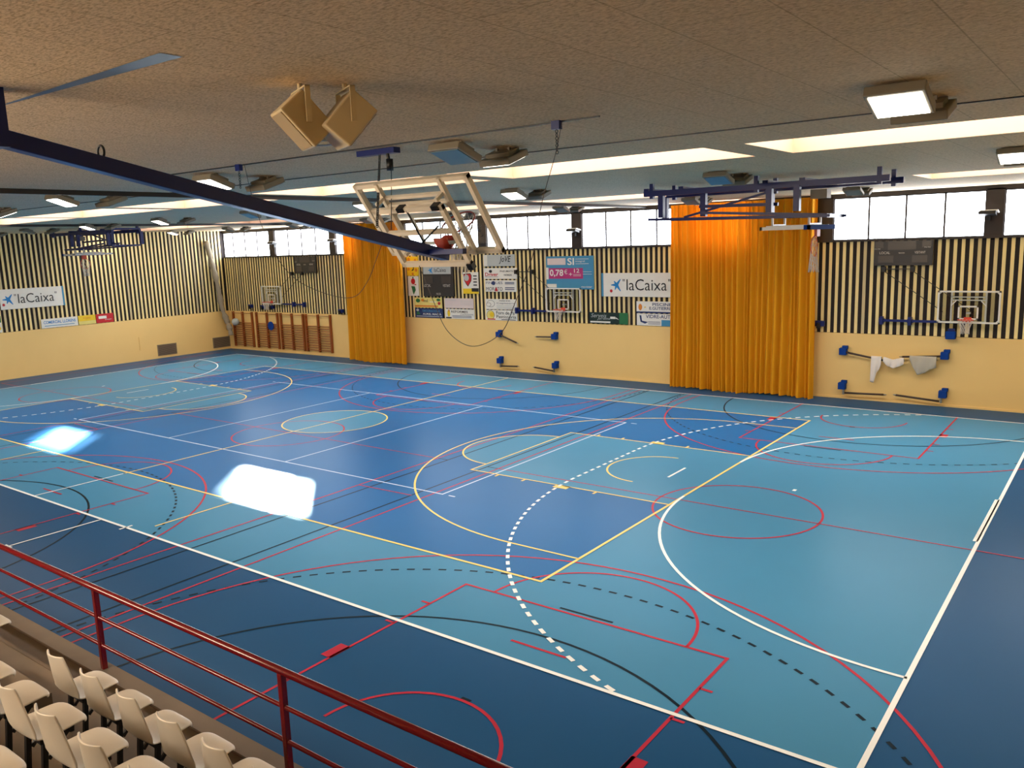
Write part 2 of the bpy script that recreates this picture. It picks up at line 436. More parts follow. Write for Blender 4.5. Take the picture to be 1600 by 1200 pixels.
        # roof above keeps direct sun off everything but the made-up sun openings
# roof deck between the wells blocks the sun
rd = MB()
for i in range(len(xs)-1):
    for j in range(len(ys)-1):
        if i % 2 and j % 2 and j != 1: continue
        rd.box(xs[i]+.001, ys[j]+.001, H+WT+.01, xs[i+1]-.001, ys[j+1]-.001, H+WT+.08)
tag(rd.build('trim_3', 'dark_frame'), kind='structure')
# small seams that run across the ceiling
seam = MB(); seam.box(XL, -9.05, H-.012, XR, -9.02, H+.001, 'dark_frame')
seam.poly([(14.7, -15.69, H-.003), (17.15, -15.78, H-.003), (17.15, -15.62, H-.003), (14.7, -15.67, H-.003)], 'steelblue')
tag(seam.build('trim_4'), kind='structure')
# curtain tracks spanning the hall
for k, x in enumerate((5.97, -10.9)):
    o = MB().box(x-.035, YN, H-.09, x+.035, YF, H).build('curtain_track', 'black')
    tag(o, ('black curtain track across the ceiling nearest the camera, crossing behind the raised front backboard' if k == 0 else
            'far black curtain track across the ceiling, in front of the left wall lamps'), 'curtain track', 'curtain tracks')
rod = MB(); rod.box(9.0, -11.27, H-.016, 17.6, -11.25, H); tag(rod.build('cable_conduit', 'black'), 'thin dark cable conduit along the ceiling above the nearest backboard', 'conduit')

# ------------------------------------------------------------------ curtains
def curtain(x0, x1, z0, z1, y, seed, label):
    rnd = random.Random(seed); bm = bmesh.new(); nx = int((x1-x0)/.014); nz = 26
    ph = [rnd.uniform(0, 6.28) for _ in range(6)]
    edges = [x0]
    while edges[-1] < x1: edges.append(edges[-1]+rnd.choice((.10, .13, .17, .22, .30))*rnd.uniform(.9, 1.1))
    def fold(x, t):
        xx = x+.05*math.sin(2.2*t+x*1.7+ph[0])*(1-t)
        k = max(i for i, e in enumerate(edges) if e <= max(xx, x0)) if xx > x0 else 0
        a = edges[k]; b = edges[k+1] if k+1 < len(edges) else a+.2
        u = (xx-a)/(b-a)
        amp = (.21+.07*math.sin(k*2.4+ph[1]))*(.6+2.2*(b-a))
        return amp*(max(0, math.sin(math.pi*max(0, min(1, u))))**1.5)*(1.0-.2*t) + .03*math.sin(x*1.3+ph[2])
    g = []
    for j in range(nz+1):
        t = j/nz; row = []
        for i in range(nx+1):
            x = x0+(x1-x0)*i/nx
            zb = z0+.03*math.sin(x*2+ph[3])
            row.append(bm.verts.new((x, y-fold(x, t), zb+(z1-zb)*t)))
        g.append(row)
    for j in range(nz):
        for i in range(nx):
            f = bm.faces.new((g[j][i], g[j][i+1], g[j+1][i+1], g[j+1][i])); f.smooth = True
    me = bpy.data.meshes.new('curtain'); bm.to_mesh(me); bm.free(); me.materials.append(M['curtain'])
    o = bpy.data.objects.new('curtain', me); COL.objects.link(o); tag(o, label, 'curtain', 'golden yellow curtains')
curtain(7.33, 12.95, .03, 7.12, 11.2, 3, 'wide golden yellow curtain hanging to the floor right of the long white bank sign')
curtain(-11.35, -7.25, .03, 7.12, 11.15, 9, 'narrower golden yellow curtain hanging right of the wooden wall bars')

# ------------------------------------------------------------------ signs
def text_mesh(txt, w, h, bold=0, shear=0):
    c = bpy.data.curves.new('lettering', 'FONT'); c.body = txt; c.size = 1; c.offset = bold; c.shear = shear; c.resolution_u = 3
    o = bpy.data.objects.new('tmp', c); COL.objects.link(o); bpy.context.view_layer.update()
    me = bpy.data.meshes.new_from_object(o.evaluated_get(bpy.context.evaluated_depsgraph_get())); bpy.data.objects.remove(o)
    xs_ = [v.co.x for v in me.vertices]; ys_ = [v.co.y for v in me.vertices]
    a, b, c_, d = min(xs_), max(xs_), min(ys_), max(ys_)
    for v in me.vertices:
        v.co = Vector(((v.co.x-a)/(b-a)*w, 0, (v.co.y-c_)/(d-c_)*h))
    return me
class Sign:
    def __init__(s, name, x0, x1, z0, z1, m, label, cat='sign', wall='back', group='advertising boards on the slatted walls', y=None, depth=.02, frame=None):
        s.w, s.h = x1-x0, z1-z0
        loc, rz = ((x0, (YF-.02) if y is None else y, z0), 0) if wall == 'back' else ((XL+.025 if y is None else y, x0, z0), R(90))
        s.r = empty(name, loc, rz, label=label, cat=cat, group=group)
        s.d = depth; s.k = 0
        MB().box(0, -depth, 0, s.w, 0, s.h).build('panel', m, s.r)
    def _y(s): s.k += 1; return -s.d-.0015*s.k
    def rect(s, u0, v0, u1, v1, m, name='colour_block'):
        y = s._y(); MB().box(u0*s.w, y, v0*s.h, u1*s.w, -s.d+.001, v1*s.h).build(name, m, s.r); return s
    def poly(s, pts, m, name='emblem'):
        y = s._y(); b = MB(); b.poly([(u*s.w, y, v*s.h) for u, v in pts]); b.build(name, m, s.r); return s
    def text(s, t, u0, v0, u1, v1, m='ink', bold=0, shear=0, name='lettering'):
        me = text_mesh(t, (u1-u0)*s.w, (v1-v0)*s.h, bold, shear); me.materials.append(M[m])
        o = bpy.data.objects.new(name, me); COL.objects.link(o); o.parent = s.r; o.location = (u0*s.w, s._y()-.001, v0*s.h); return s
    def ell(s, cu, cv, ru, rv, m, name='emblem', n=20, inner=0):
        P = [(cu+ru*math.cos(2*math.pi*k/n), cv+rv*math.sin(2*math.pi*k/n)) for k in range(n)]
        return s.poly(P, m, name)
    def lines(s, u0, u1, vs, hgt, m='ink'):
        for v in vs: s.rect(u0, v, u1, v+hgt, m, 'text_line')
        return s
    def star(s, cu, cv, r, m='s_cyan'):
        arms = [(182, 1.15), (52, 1.25), (-55, 1.35), (-112, .95), (128, .85)]
        asp = s.h/s.w; y = s._y(); b = MB()
        for a, l in arms:
            a = R(a); d = (math.cos(a), math.sin(a)); n = (-d[1], d[0])
            pts = [(0-n[0]*.3, 0-n[1]*.3), (d[0]*l-n[0]*.07, d[1]*l-n[1]*.07), (d[0]*l+n[0]*.07, d[1]*l+n[1]*.07), (n[0]*.3, n[1]*.3)]
            b.poly([((cu*s.w+p[0]*r*s.h), y, cv*s.h+p[1]*r*s.h) for p in pts]); y -= .0005
        P = [(cu*s.w+.36*r*s.h*math.cos(t*R(60)), y, cv*s.h+.36*r*s.h*math.sin(t*R(60))) for t in range(6)]
        b.poly(P); b.build('star_emblem', m, s.r); s.k += 2; return s
SY = YF-.02
s = Sign('sign', 1.06, 3.51, 3.83, 5.26, 's_blue', 'large blue banner with pink price band above the middle wall hoop', cat='banner')
s.rect(.03, .74, .42, .94, 's_pink').text('SI', .46, .73, .60, .94, 'paper', .02).text('integral', .63, .80, .82, .87, 'paper')
s.lines(.63, .9, (.76, .9), .012, 'paper')
s.rect(.06, .32, .78, .64, 's_mag').rect(.0, .30, .05, .66, 'paper').text('0,78', .08, .37, .37, .60, 'paper', .02).text('€', .39, .46, .46, .60, 'paper').text('+', .49, .41, .56, .50, 'paper').text('12', .60, .50, .71, .62, 'paper', .01)
s.lines(.58, .74, (.44, .40), .01, 'paper').lines(.78, .96, (.52, .45), .01, 'paper').rect(.02, .05, .22, .16, 'paper').text('movistar', .75, .05, .97, .11, 'paper')
def bank(x0, x1, z0, z1, wall, label):
    s = Sign('sign', x0, x1, z0, z1, 'paper', label, wall=wall)
    s.rect(0, 0, .03, 1, 's_blue') if wall == 'back' else s.rect(.97, 0, 1, 1, 's_blue')
    k = 0 if wall == 'back' else -.10
    s.star(.225+k, .5, .24); s.ell(.145+k, .24, .02, .07, 's_red')
    s.text('"', .315+k, .64, .345+k, .74, 'ink'); s.text('laCaixa', .37+k, .27, .93+k, .74, 'ink', -.004); s.text('"', .95+k, .64, .98+k, .74, 'ink')
bank(3.88, 7.15, 3.54, 4.52, 'back', 'long white bank sign with blue star beside the wide curtain')
bank(-1.16, 1.95, 3.48, 4.48, 'left', 'long white bank sign with blue star on the left wall')
s = Sign('sign', 3.26, 5.13, 2.38, 2.86, 's_dgreen', 'dark green and black advertising board low on the wall below the bank sign')
s.rect(.78, 0, 1, 1, 's_green').rect(.02, .08, .55, .22, 'paper').text('Serveis', .04, .55, .45, .9, 'greyp', 0, .3).text('Jardins', .2, .3, .55, .58, 'greyp', 0, .3).rect(.55, .45, .68, .65, 'paper').poly([(.68, .5), (.78, .38), (.7, .6)], 'paper')
s = Sign('sign', 5.54, 7.28, 2.89, 3.36, 'paper', 'white pool company sign with orange cup drawing, upper of two beside the wide curtain')
s.ell(.1, .5, .05, .28, 's_orange').text('PISCINES', .42, .62, .98, .88, 's_navy', .015).text('E.GUTIERREZ', .34, .28, .98, .54, 's_navy', .015).rect(0, 0, 1, .12, 's_navy').poly([(.2, .4), (.26, .5), (.22, .56)], 's_yel')
s = Sign('sign', 5.55, 7.28, 2.37, 2.86, 'paper', 'white and blue glass shop sign, lower of two beside the wide curtain')
s.text('VIDRE-AUTO', .24, .62, .98, .92, 's_navy', .015).poly([(.07, .85), (.12, .85), (.14, .4), (.3, .3), (.22, .15), (.1, .3)], 's_navy').rect(.65, 0, 1, .5, 's_blue').lines(.3, .62, (.12, .22, .32), .03, 's_navy')
s = Sign('sign', -2.47, -.65, 4.86, 5.39, 'greyp', 'grey sign with a sketchy black signature, topmost of the middle column')
s.rect(0, 0, .12, 1, 'paper').text('JoVE', .5, .2, .88, .88, 'ink', .01, .3)
s = Sign('sign', -2.49, -.56, 4.28, 4.78, 'paper', 'white sign with red lettering and a small figure, second of the middle column')
s.text('Driver', .04, .25, .44, .58, 's_red', .02).ell(.21, .7, .05, .13, 'ink').lines(.04, .44, (.16,), .03, 'ink').text('PNEUMATICS', .5, .62, .96, .78, 'ink', .01).text('NORDS', .62, .28, .85, .44, 'ink', .01)
s = Sign('sign', -2.43, -.60, 3.69, 4.22, 'paper', 'white sign with a blue horse head and red cone, third of the middle column')
s.text('FINQUES', .03, .62, .56, .88, 's_navy', 0).ell(.27, .75, .06, .18, 's_navy').text('MORATO', .03, .1, .56, .4, 'ink', 0).poly([(.31, .05), (.41, .05), (.36, .45)], 's_red')
s.lines(.64, .93, (.78, .66, .32, .18), .06, 's_navy')
s = Sign('sign', -2.45, -.62, 2.87, 3.35, 'paper', 'pale sign with a cloud outline, fourth of the middle column')
s.ell(.17, .55, .13, .34, 'ink').ell(.17, .55, .12, .31, 'paper').ell(.1, .45, .08, .2, 'ink').ell(.1, .45, .07, .17, 'paper').text('PAPER SIND', .45, .78, .8, .9, 'ink').text('Copisteria', .36, .5, .95, .68, 's_navy').lines(.36, .95, (.36, .22, .1), .04, 'greyp')
s = Sign('sign', -2.45, -.62, 2.36, 2.84, 'paper', 'white bakery sign with a yellow round emblem, lowest of the middle column')
s.ell(.15, .5, .13, .45, 'ink').ell(.15, .5, .12, .42, 's_yelp').ell(.19, .55, .07, .25, 's_yel').rect(.04, .05, .3, .15, 's_red').text('Forn de Pa', .34, .58, .92, .9, 'ink').text('Pastisseria', .34, .22, .97, .52, 'ink').lines(.5, .95, (.06,), .05, 'ink')
s = Sign('sign', -3.79, -2.83, 3.58, 4.6, 'paper', 'white poster with a red club shield above a yellow strip')
s.poly([(.05, .92), (.5, .95), (.58, .85), (.55, .6), (.4, .42), (.32, .33), (.22, .42), (.08, .62)], 'ink').poly([(.08, .89), (.5, .92), (.55, .83), (.52, .61), (.32, .37), (.1, .63)], 's_red').ell(.24, .74, .16, .15, 'greyp')
s.rect(0, 0, 1, .24, 's_yel').rect(.55, .1, 1, .26, 'ink').lines(.68, .9, (.8, .66, .52, .38), .05, 'ink')
s = Sign('sign', -7.44, -6.66, 4.44, 5.39, 's_yel', 'yellow poster like a cheese with a black clock figure, beside the narrower curtain')
for u, v, r_ in ((.2, .85, .12), (.75, .8, .1), (.15, .35, .1), (.8, .3, .11), (.5, .1, .09)): s.ell(u, v, r_, r_*.8, 's_orange')
s.poly([(.4, .75), (.65, .52), (.6, .3), (.42, .24), (.43, .3), (.54, .36), (.57, .52), (.38, .68)], 'ink')
s = Sign('sign', -7.42, -6.70, 3.44, 4.42, 'paper', 'white poster with a red tomato and green leaf, below the yellow cheese poster')
s.ell(.5, .74, .2, .15, 's_red').poly([(.3, .5), (.65, .48), (.72, .3), (.5, .06), (.42, .2)], 's_green').ell(.5, .93, .07, .04, 's_green').rect(.62, .55, .78, .6, 's_red')
s = Sign('sign', -7.01, -5.20, 2.86, 3.36, 's_yelp', 'pale yellow sign with small green and orange drawings below the middle scoreboard')
s.rect(0, .08, .85, .24, 's_orange').ell(.12, .7, .08, .2, 's_green').ell(.3, .75, .06, .15, 's_orange').rect(.55, .55, .8, .62, 'paper').ell(.9, .45, .05, .15, 's_red').ell(.88, .8, .07, .14, 's_green').text('ml', .34, .55, .48, .85, 'ink')
s = Sign('sign', -7.03, -5.17, 2.36, 2.83, 's_navy', 'navy blue sign with white lettering and a green leaf, low beside the narrower curtain')
s.text('DECORACIONS', .28, .62, .9, .84, 's_blue', .01).text('AUREL MACIÀ', .28, .3, .95, .54, 'paper', .015).poly([(.04, .3), (.1, .75), (.2, .35)], 's_green').ell(.1, .8, .05, .13, 'greyp').lines(.05, .97, (.12,), .07, 'greyp')
s = Sign('sign', -5.02, -3.19, 2.87, 3.35, 's_pink', 'faded pinkish sign without clear lettering, above the white renovation sign')
s.lines(.06, .4, (.8,), .03, 'greyp').lines(.55, .95, (.72, .55, .38), .03, 'greyp').lines(.1, .9, (.15,), .02, 'paper')
s = Sign('sign', -5.02, -3.16, 2.36, 2.83, 'paper', 'white renovation sign with black lettering and a yellow figure, below the faded sign')
s.ell(.13, .55, .05, .35, 's_yel').ell(.14, .82, .03, .1, 's_orange').text('REFORMES', .22, .62, .78, .84, 'ink', .01).text('CONSTRUCCIONS', .52, .42, .96, .54, 's_navy').lines(.25, .9, (.28, .14), .05, 's_navy').rect(.03, .04, .22, .16, 'ink')
s = Sign('sign', .64, 2.49, 2.37, 2.84, 'paper', 'white sign with blue lettering low on the left wall', wall='left')
s.text('COMERCIAL LLORENS', .06, .45, .94, .78, 's_cyan', .02).lines(.08, .9, (.2,), .07, 's_blue')
s = Sign('sign', 2.53, 3.45, 2.37, 2.85, 's_yel', 'yellow sign between the white and red ones on the left wall', wall='left')
s.rect(0, 0, 1, .38, 's_yelp').text('PIZZERIA', .28, .6, .72, .78, 's_orange')
s = Sign('sign', 3.48, 4.43, 2.37, 2.85, 's_red', 'small red sign low on the left wall', wall='left')
s.rect(.14, .45, .6, .76, 'paper').text('RESTAURANT', .5, .26, .88, .38, 'paper')
s = Sign('sign', -3.1, -1.24, 2.38, 3.2, 'paper', 'white and green sign cut by the left edge of the photo', wall='left')
s.rect(.75, .6, 1, 1, 's_green').ell(.93, .25, .05, .12, 's_yel')

# scoreboards
def scoreboard(x0, x1, z0, z1, label, head=False):
    s = Sign('scoreboard', x0, x1, z0, z1, 'sb', label, 'scoreboard', group='black scoreboards on the far wall', depth=.09, y=YF-.012)
    if head:
        s.rect(.03, .73, .93, .98, 'greyp').star(.28, .855, .10).text('laCaixa', .40, .80, .78, .93, 'ink')
        s.text('LOCAL', .04, .31, .26, .40, 'sbtxt').text('VISITANT', .66, .31, .9, .40, 'sbtxt').text('FALTES', .44, .05, .58, .11, 'sbtxt').rect(.04, .42, .34, .66, 'sb2', 'display').rect(.62, .42, .92, .66, 'sb2', 'display')
    else:
        s.rect(.24, .64, .72, .99, 'sb2', 'display').rect(.02, .72, .16, .98, 'sb2', 'display').rect(.82, .72, .97, .98, 'sb2', 'display')
        s.text('LOCAL', .10, .47, .28, .57, 'sbtxt').text('VISITANT', .70, .47, .88, .57, 'sbtxt').text('PERIODE', .43, .48, .53, .53, 'sbtxt').text('FALTES', .01, .66, .11, .70, 'sbtxt').text('FALTES', .86, .70, .96, .74, 'sbtxt')
        s.rect(.08, .12, .34, .40, 'sb2', 'display').rect(.66, .12, .92, .40, 'sb2', 'display')
scoreboard(14.74, 16.57, 4.72, 5.545, 'black scoreboard with LOCAL lettering under the right window')
scoreboard(-6.34, -4.34, 3.44, 4.92, 'square black scoreboard with a pale bank header in the middle of the far wall', True)
scoreboard(-16.10, -14.30, 4.62, 5.54, 'small black scoreboard above the wooden wall bars')

# ------------------------------------------------------------------ basketball hoops
def board_parts(root, Mx, hoop=True, frame='white', net_down=Vector((0, 0, -1)), pad=False):
    """Board in local frame: x across, z up (0 at the lower edge), face towards -y. Mx places it."""
    w, h, t = .9, 1.05, .035
    def bb(items, name, m):
        b = MB()
        for it in items: b.box(*it, None, Mx)
        return b.build(name, m, root)
    bb([(-w, -.01, 0, w, 0, h)], 'glass_panel', 'glass')
    fw = .05
    b = MB()
    for it in ((-w, -t, 0, w, t, fw), (-w, -t, h-fw, w, t, h), (-w, -t, 0, -w+fw, t, h), (w-fw, -t, 0, w, t, h),
               (-.52, 0, 0, -.47, .06, h), (.47, 0, 0, .52, .06, h), (-.5, 0, h-.22, .5, .05, h-.185), (-.5, 0, h-.32, .5, .05, h-.285)):
        b.box(*it, None, Mx)
    for sx_ in (-1, 1):
        for (a, c) in (((.78, .02), (.89, .14)), ((.78, h-.02), (.89, h-.14)), ((.36, h-.32), (.5, h-.48))):
            p = Mx @ Vector((sx_*a[0], 0, a[1])); q = Mx @ Vector((sx_*c[0], 0, c[1])); b.beam(p, q, .03)
    b.build('board_frame', frame, root)
    b = MB()
    for it in ((-.295, -.016, .12, .295, -.012, .17), (-.295, -.016, .52, .295, -.012, .57), (-.295, -.016, .12, -.245, -.012, .57), (.245, -.016, .12, .295, -.012, .57)):
        b.box(*it, None, Mx)
    b.build('shooting_square', 'white', root)
    if pad: bb([(-w-.01, -.05, -.03, w+.01, .05, .03), (-w-.01, -.05, -.03, -w+.04, .05, .1), (w-.04, -.05, -.03, w+.01, .05, .1)], 'edge_pad', 'blue')
    if hoop:
        b = MB(); b.box(-.11, -.20, .06, .11, -.01, .12, None, Mx); b.box(-.11, -.03, .02, .11, -.01, .2, None, Mx)
        c = Vector((0, -.42, .15)); P = [Mx @ (c+Vector((.225*math.cos(k/28*6.2832), .225*math.sin(k/28*6.2832), 0))) for k in range(28)]
        b.tube(P, .011, 8, None, True); rim = b.build('rim', 'orange', root)
        nb = MB(); cw = Mx @ c; ax = (Mx.to_3x3() @ Vector((1, 0, 0))).normalized(); ay = (Mx.to_3x3() @ Vector((0, 1, 0))).normalized()
        def npnt(a, lv):
            rr = (.22, .19, .155, .13, .125, .13)[lv]; f = lv/5
            base = cw+(ax*math.cos(a)+ay*math.sin(a))*rr
            if net_down.dot(Mx.to_3x3() @ Vector((0, 0, -1))) > .9: return base+net_down*.45*f
            # limp net: strands fall from a rim that stands on edge
            side = (ax*math.cos(a)+ay*math.sin(a))*.22
            tgt = cw+net_down*(.22+.34*f)+(ax*math.cos(a)+(Mx.to_3x3() @ Vector((0, 0, 1)))*math.sin(a)).normalized()*(.11)
            return (cw+side)*(1-f)+tgt*f
        n = 12
        for k in range(n):
            for d in (1, -1):
                nb.tube([npnt(2*math.pi*(k+d*.5*lv)/n, lv) for lv in range(6)], .006, 4)
        nb.build('net', 'net', rim)
    return root
def wall_hoop(x0, side, label):
    root = empty('wall_basketball_hoop', (x0+.9, YF-.03, 2.85), label=label, cat='basketball hoop', group='fold-away hoops on the far wall')
    Mx = Matrix.Translation((0, -.28, 0))
    board_parts(root, Mx)
    sgn = side   # -1: arms to the left of the board
    cl = [sgn*(.9+.85), sgn*(.9+1.75)]
    b = MB(); b.box(min(cl[1], 0), -.14, -.03, max(cl[1], 0), -.08, .05); b.build('folded_arm', 'navy', root)
    for c in cl:
        MB().box(c-.05, -.2, -.13, c+.05, .0, .14).box(c-.09, -.12, -.06, c+.09, -.04, .07).build('arm_bracket', 'navy', root)
    b = MB(); b.box(min(cl), -.1, 1.74, max(cl), -.07, 1.77)
    for c in cl: b.box(c-.06, -.16, 1.66, c+.06, .0, 1.84)
    b.build('tie_bracket', 'black', root)
    for c, e in zip(cl, ((-.3*-sgn*-1, 0), (0, 0))):
        MB().cyl((c, -.12, 1.7), (c-sgn*1.9, -.2, .35), .012, 6).build('tie_rod', 'black', root)
    b = MB(); b.box(-.06, -.27, .3, .06, -.1, .36); b.box(-.45, -.2, .02, .45, -.14, .06); b.build('mounting_bar', 'white', root)
wall_hoop(16.83, -1, 'white framed clear backboard with orange hoop, rightmost on the far wall')
wall_hoop(1.20, -1, 'white framed clear backboard with orange hoop folded under the blue banner')
wall_hoop(-19.05, 1, 'small distant white backboard with hoop above the wooden wall bars')

# ceiling rigs of the main court
def ceiling_rig(sgn, label):
    root = empty('ceiling_basketball_hoop', (sgn*15.3, 0, H), label=label, cat='basketball hoop', group='folded ceiling hoops of the main court')
    def P(x, y, z_): return (sgn*(x-15.3), y, z_-H)
    b = MB()
    for y in (-.6, .6): b.beam(P(12.45, y, 6.97), P(17.95, y, 6.97), .10, .13)
    b.build('ceiling_beam', 'navy', root)
    for y in (-.6, .6):
        b = MB()
        for x in (12.65, 15.2, 17.75): b.beam(P(x, y, 6.85), P(x, y, 7.2), .09)
        b.build('beam_hanger', 'navy', root)
    for x in (12.5, 13.4, 15.4, 16.2): MB().beam(P(x, -.62, 7.06), P(x, .62, 7.06), .12, .07).build('cross_beam', 'navy', root)
    for x, y in ((12.9, -.6), (13.7, .0), (15.5, -.6), (16.1, -.6), (12.4, .6), (15.1, .6)):
        b = MB(); b.beam(P(x, y, 6.95), P(x, y, 6.40), .13, .13); b.build('drop_post', 'navy', root)
    b = MB()
    for y in (-.6, .6): b.beam(P(12.55, y, 6.37), P(16.8, y, 6.28), .06, .06)
    b.beam(P(13.75, -.35, 6.62), P(15.6, -.35, 6.58), .07); b.beam(P(13.75, -.35, 6.48), P(16.7, -.2, 6.30), .06)
    b.beam(P(13.75, .35, 6.48), P(16.7, .2, 6.30), .06)
    b.beam(P(12.6, -.62, 6.37), P(12.6, .62, 6.37), .06); b.beam(P(16.7, -.62, 6.28), P(16.7, .62, 6.28), .08)
    b.build('lower_arm', 'navy', root)
    b = MB()
    b.beam(P(13.2, 0, 6.4), P(15.4, 0, 6.9), .05); b.build('diagonal_brace', 'navy', root)
    b = MB()
    for x in (15.5, 16.3):
        for y in (-.4, .4): b.beam(P(x, y, 6.28), P(x, y, 6.1), .04)
        b.beam(P(x, -.42, 6.12), P(x, .42, 6.12), .045)
    b.build('board_carrier', 'white', root)
    b = MB(); b.box(*P(16.25, -.2, 6.66), *P(16.6, .1, 6.85)); b.build('winch_motor', 'fixture', root)
    # board lies face down: local z -> -x side (top edge inwards), face -y -> down
    Mx = Matrix(((0, 0, -sgn, sgn*1.15), (sgn, 0, 0, 0), (0, 1, 0, 6.05-H), (0, 0, 0, 1)))
    board_parts(root, Mx, pad=True)
ceiling_rig(1, 'navy steel ceiling rig with folded backboard in front of the wide golden curtain')
ceiling_rig(-1, 'distant navy steel ceiling rig with folded backboard before the left slatted wall')

# near boom rig
root = empty('ceiling_basketball_hoop', (15.3, -16.05, H), label='large raised backboard on a long navy boom hanging from the near ceiling', cat='basketball hoop')
def Q(x, y, z_): return (x-15.3, y+16.05, z_-H)
b = MB(); b.beam(Q(15.3, -16.15, 6.885), Q(15.3, -11.1, 5.83), .13, .125); b.build('boom', 'navy', root, .008)
MB().box(*Q(15.18, -16.25, 6.78), *Q(15.42, -15.98, 7.2)).build('pivot_bracket', 'navy', root)
MB().ring(Q(15.3, -15.25, 6.80), .05, .01, 'y').build('lifting_eye', 'black', root)
MB().box(*Q(13.78, -11.05, 7.13), *Q(14.46, -10.93, 7.2)).build('pulley_plate', 'navy', root)
b = MB()
tb = Vector(Q(15.2, -11.62, 6.68)); bt = Vector(Q(15.2, -11.06, 5.88))
up = (tb-bt).normalized(); xx = Vector((1, 0, 0)); fy = -(xx.cross(up)).normalized()   # face direction
fy = Vector((0, .81, .58)).normalized(); up = fy.cross(Vector((-1, 0, 0))).normalized()
if up.z < 0: up = -up
yax = -fy; xax = yax.cross(up).normalized()
bt = Vector(Q(15.27, -11.06, 5.86))
Mx = Matrix(((xax.x, yax.x, up.x, bt.x), (xax.y, yax.y, up.y, bt.y), (xax.z, yax.z, up.z, bt.z), (0, 0, 0, 1)))
board_parts(root, Mx, frame='creamst', net_down=Vector((0, 0, -1)))
b = MB()
for it in ((-.56, .20, -.02, -.50, .25, .83), (.50, .20, -.02, .56, .25, .83), (-.56, .20, .77, .56, .25, .83), (-.56, .20, -.02, .56, .25, .04), (-.49, .06, .1, -.45, .2, .14), (.45, .06, .1, .49, .2, .14),
           (-.49, .06, .85, -.45, .2, .89), (.45, .06, .85, .49, .2, .89), (-.5, .2, .45, .5, .25, .5)): b.box(*it, None, Mx)
b.build('carrier_frame', 'creamst', root)
b = MB()
b.tube([Mx @ Vector((0, .24, .80)), Mx @ Vector((-.02, .26, .2))], .011, 8); b.tube([Mx @ Vector((-.36, .24, .56)), Mx @ Vector((.22, .27, .22))], .011, 8)
b.build('cross_brace', 'black', root)
for s_ in (.08, -.46): MB().box(s_-.05, .18, .78, s_+.05, .27, .84, None, Mx).build('clamp', 'black', root)
MB().box(-.58, .2, -.06, -.5, .27, .02, None, Mx).build('clamp', 'black', root)
b = MB(); b.beam(Mx @ Vector((.1, .3, .24)), Mx @ Vector((-.62, .3, .24)), .07, .06); b.build('spreader_bar', 'navy', root)
def chain(mb, a, b, n): 
    a, b = Vector(a), Vector(b)
    for k in range(n):
        p = a.lerp(b, (k+.5)/n); mb.ring(p, .016, .0045, 'x' if k % 2 else 'y', 10)
b = MB(); top = Q(14.42, -11.45, 7.13)
chain(b, Q(14.16, -11.0, 7.13), Q(15.26, -12.19, 6.18), 44)
b.build('lifting_chain', 'black', root)
MB().cyl(Q(14.36, -11.0, 7.0), Q(15.34, -12.05, 6.15), .005, 6).build('hoist_cable', 'black', root)
b = MB(); b.cyl(Q(14.30, -11.03, 6.99), Q(14.36, -10.97, 6.99), .075, 18); b.beam(Q(14.3, -11.0, 7.13), Q(14.33, -11.0, 7.0), .03); b.build('pulley', 'black', root)
# slack cables
def cat_curve(P, n=12):
    P = [Vector(p) for p in P]; out = []
    Q_ = [P[0]*2-P[1]]+P+[P[-1]*2-P[-2]]
    for i in range(1, len(Q_)-2):
        for k in range(n):
            t = k/n; p0, p1, p2, p3 = Q_[i-1:i+3]
            out.append(.5*((2*p1)+(-p0+p2)*t+(2*p0-5*p1+4*p2-p3)*t*t+(-p0+3*p1-3*p2+p3)*t**3))
    return out+[P[-1]]
def hang_cable(pts, label):
    o = MB().tube(cat_curve(pts), .0042, 6).build('hoist_cable', 'bar'); tag(o, label, 'cable', 'slack hoist cables')
CABPTS = {'R': [(17.169, -11.3, 7.183), (17.079, -11.3, 6.868), (16.88, -11.3, 6.35), (16.741, -11.3, 5.805), (16.492, -11.3, 5.31), (16.255, -11.3, 4.93), (15.825, -11.3, 4.761), (15.451, -11.3, 4.923), (15.236, -11.3, 5.291), (15.033, -11.3, 5.718)], 'L': [(11.72, -11.3, 7.18), (11.815, -11.3, 6.798), (11.989, -11.3, 6.34), (12.252, -11.3, 5.9), (12.662, -11.3, 5.556), (13.286, -11.3, 5.357), (13.815, -11.3, 5.32), (14.101, -11.3, 5.522), (14.292, -11.3, 5.807), (14.453, -11.3, 6.068)]}
hang_cable(CABPTS['R'], 'dark slack cable looping from the ceiling eye right of the raised backboard')
hang_cable(CABPTS['L'], 'dark slack cable looping from the ceiling eye left of the raised backboard')
for k, (x, lab) in enumerate(((17.1, 'small dark chain eye on the ceiling above the middle of the photo'), (11.58, 'small dark chain eye on the ceiling left of the raised backboard'))):
    r0 = empty('ceiling_eye', (x, -11.3, H), label=lab, cat='ceiling hook', group='ceiling eyes for hoist cables')
    MB().box(-.05, -.03, -.09, .05, .03, 0).build('eye_plate', 'navy', r0); cb_ = MB(); chain(cb_, (0, 0, -.09), (.0, 0, -.34), 7); cb_.build('chain', 'black', r0)

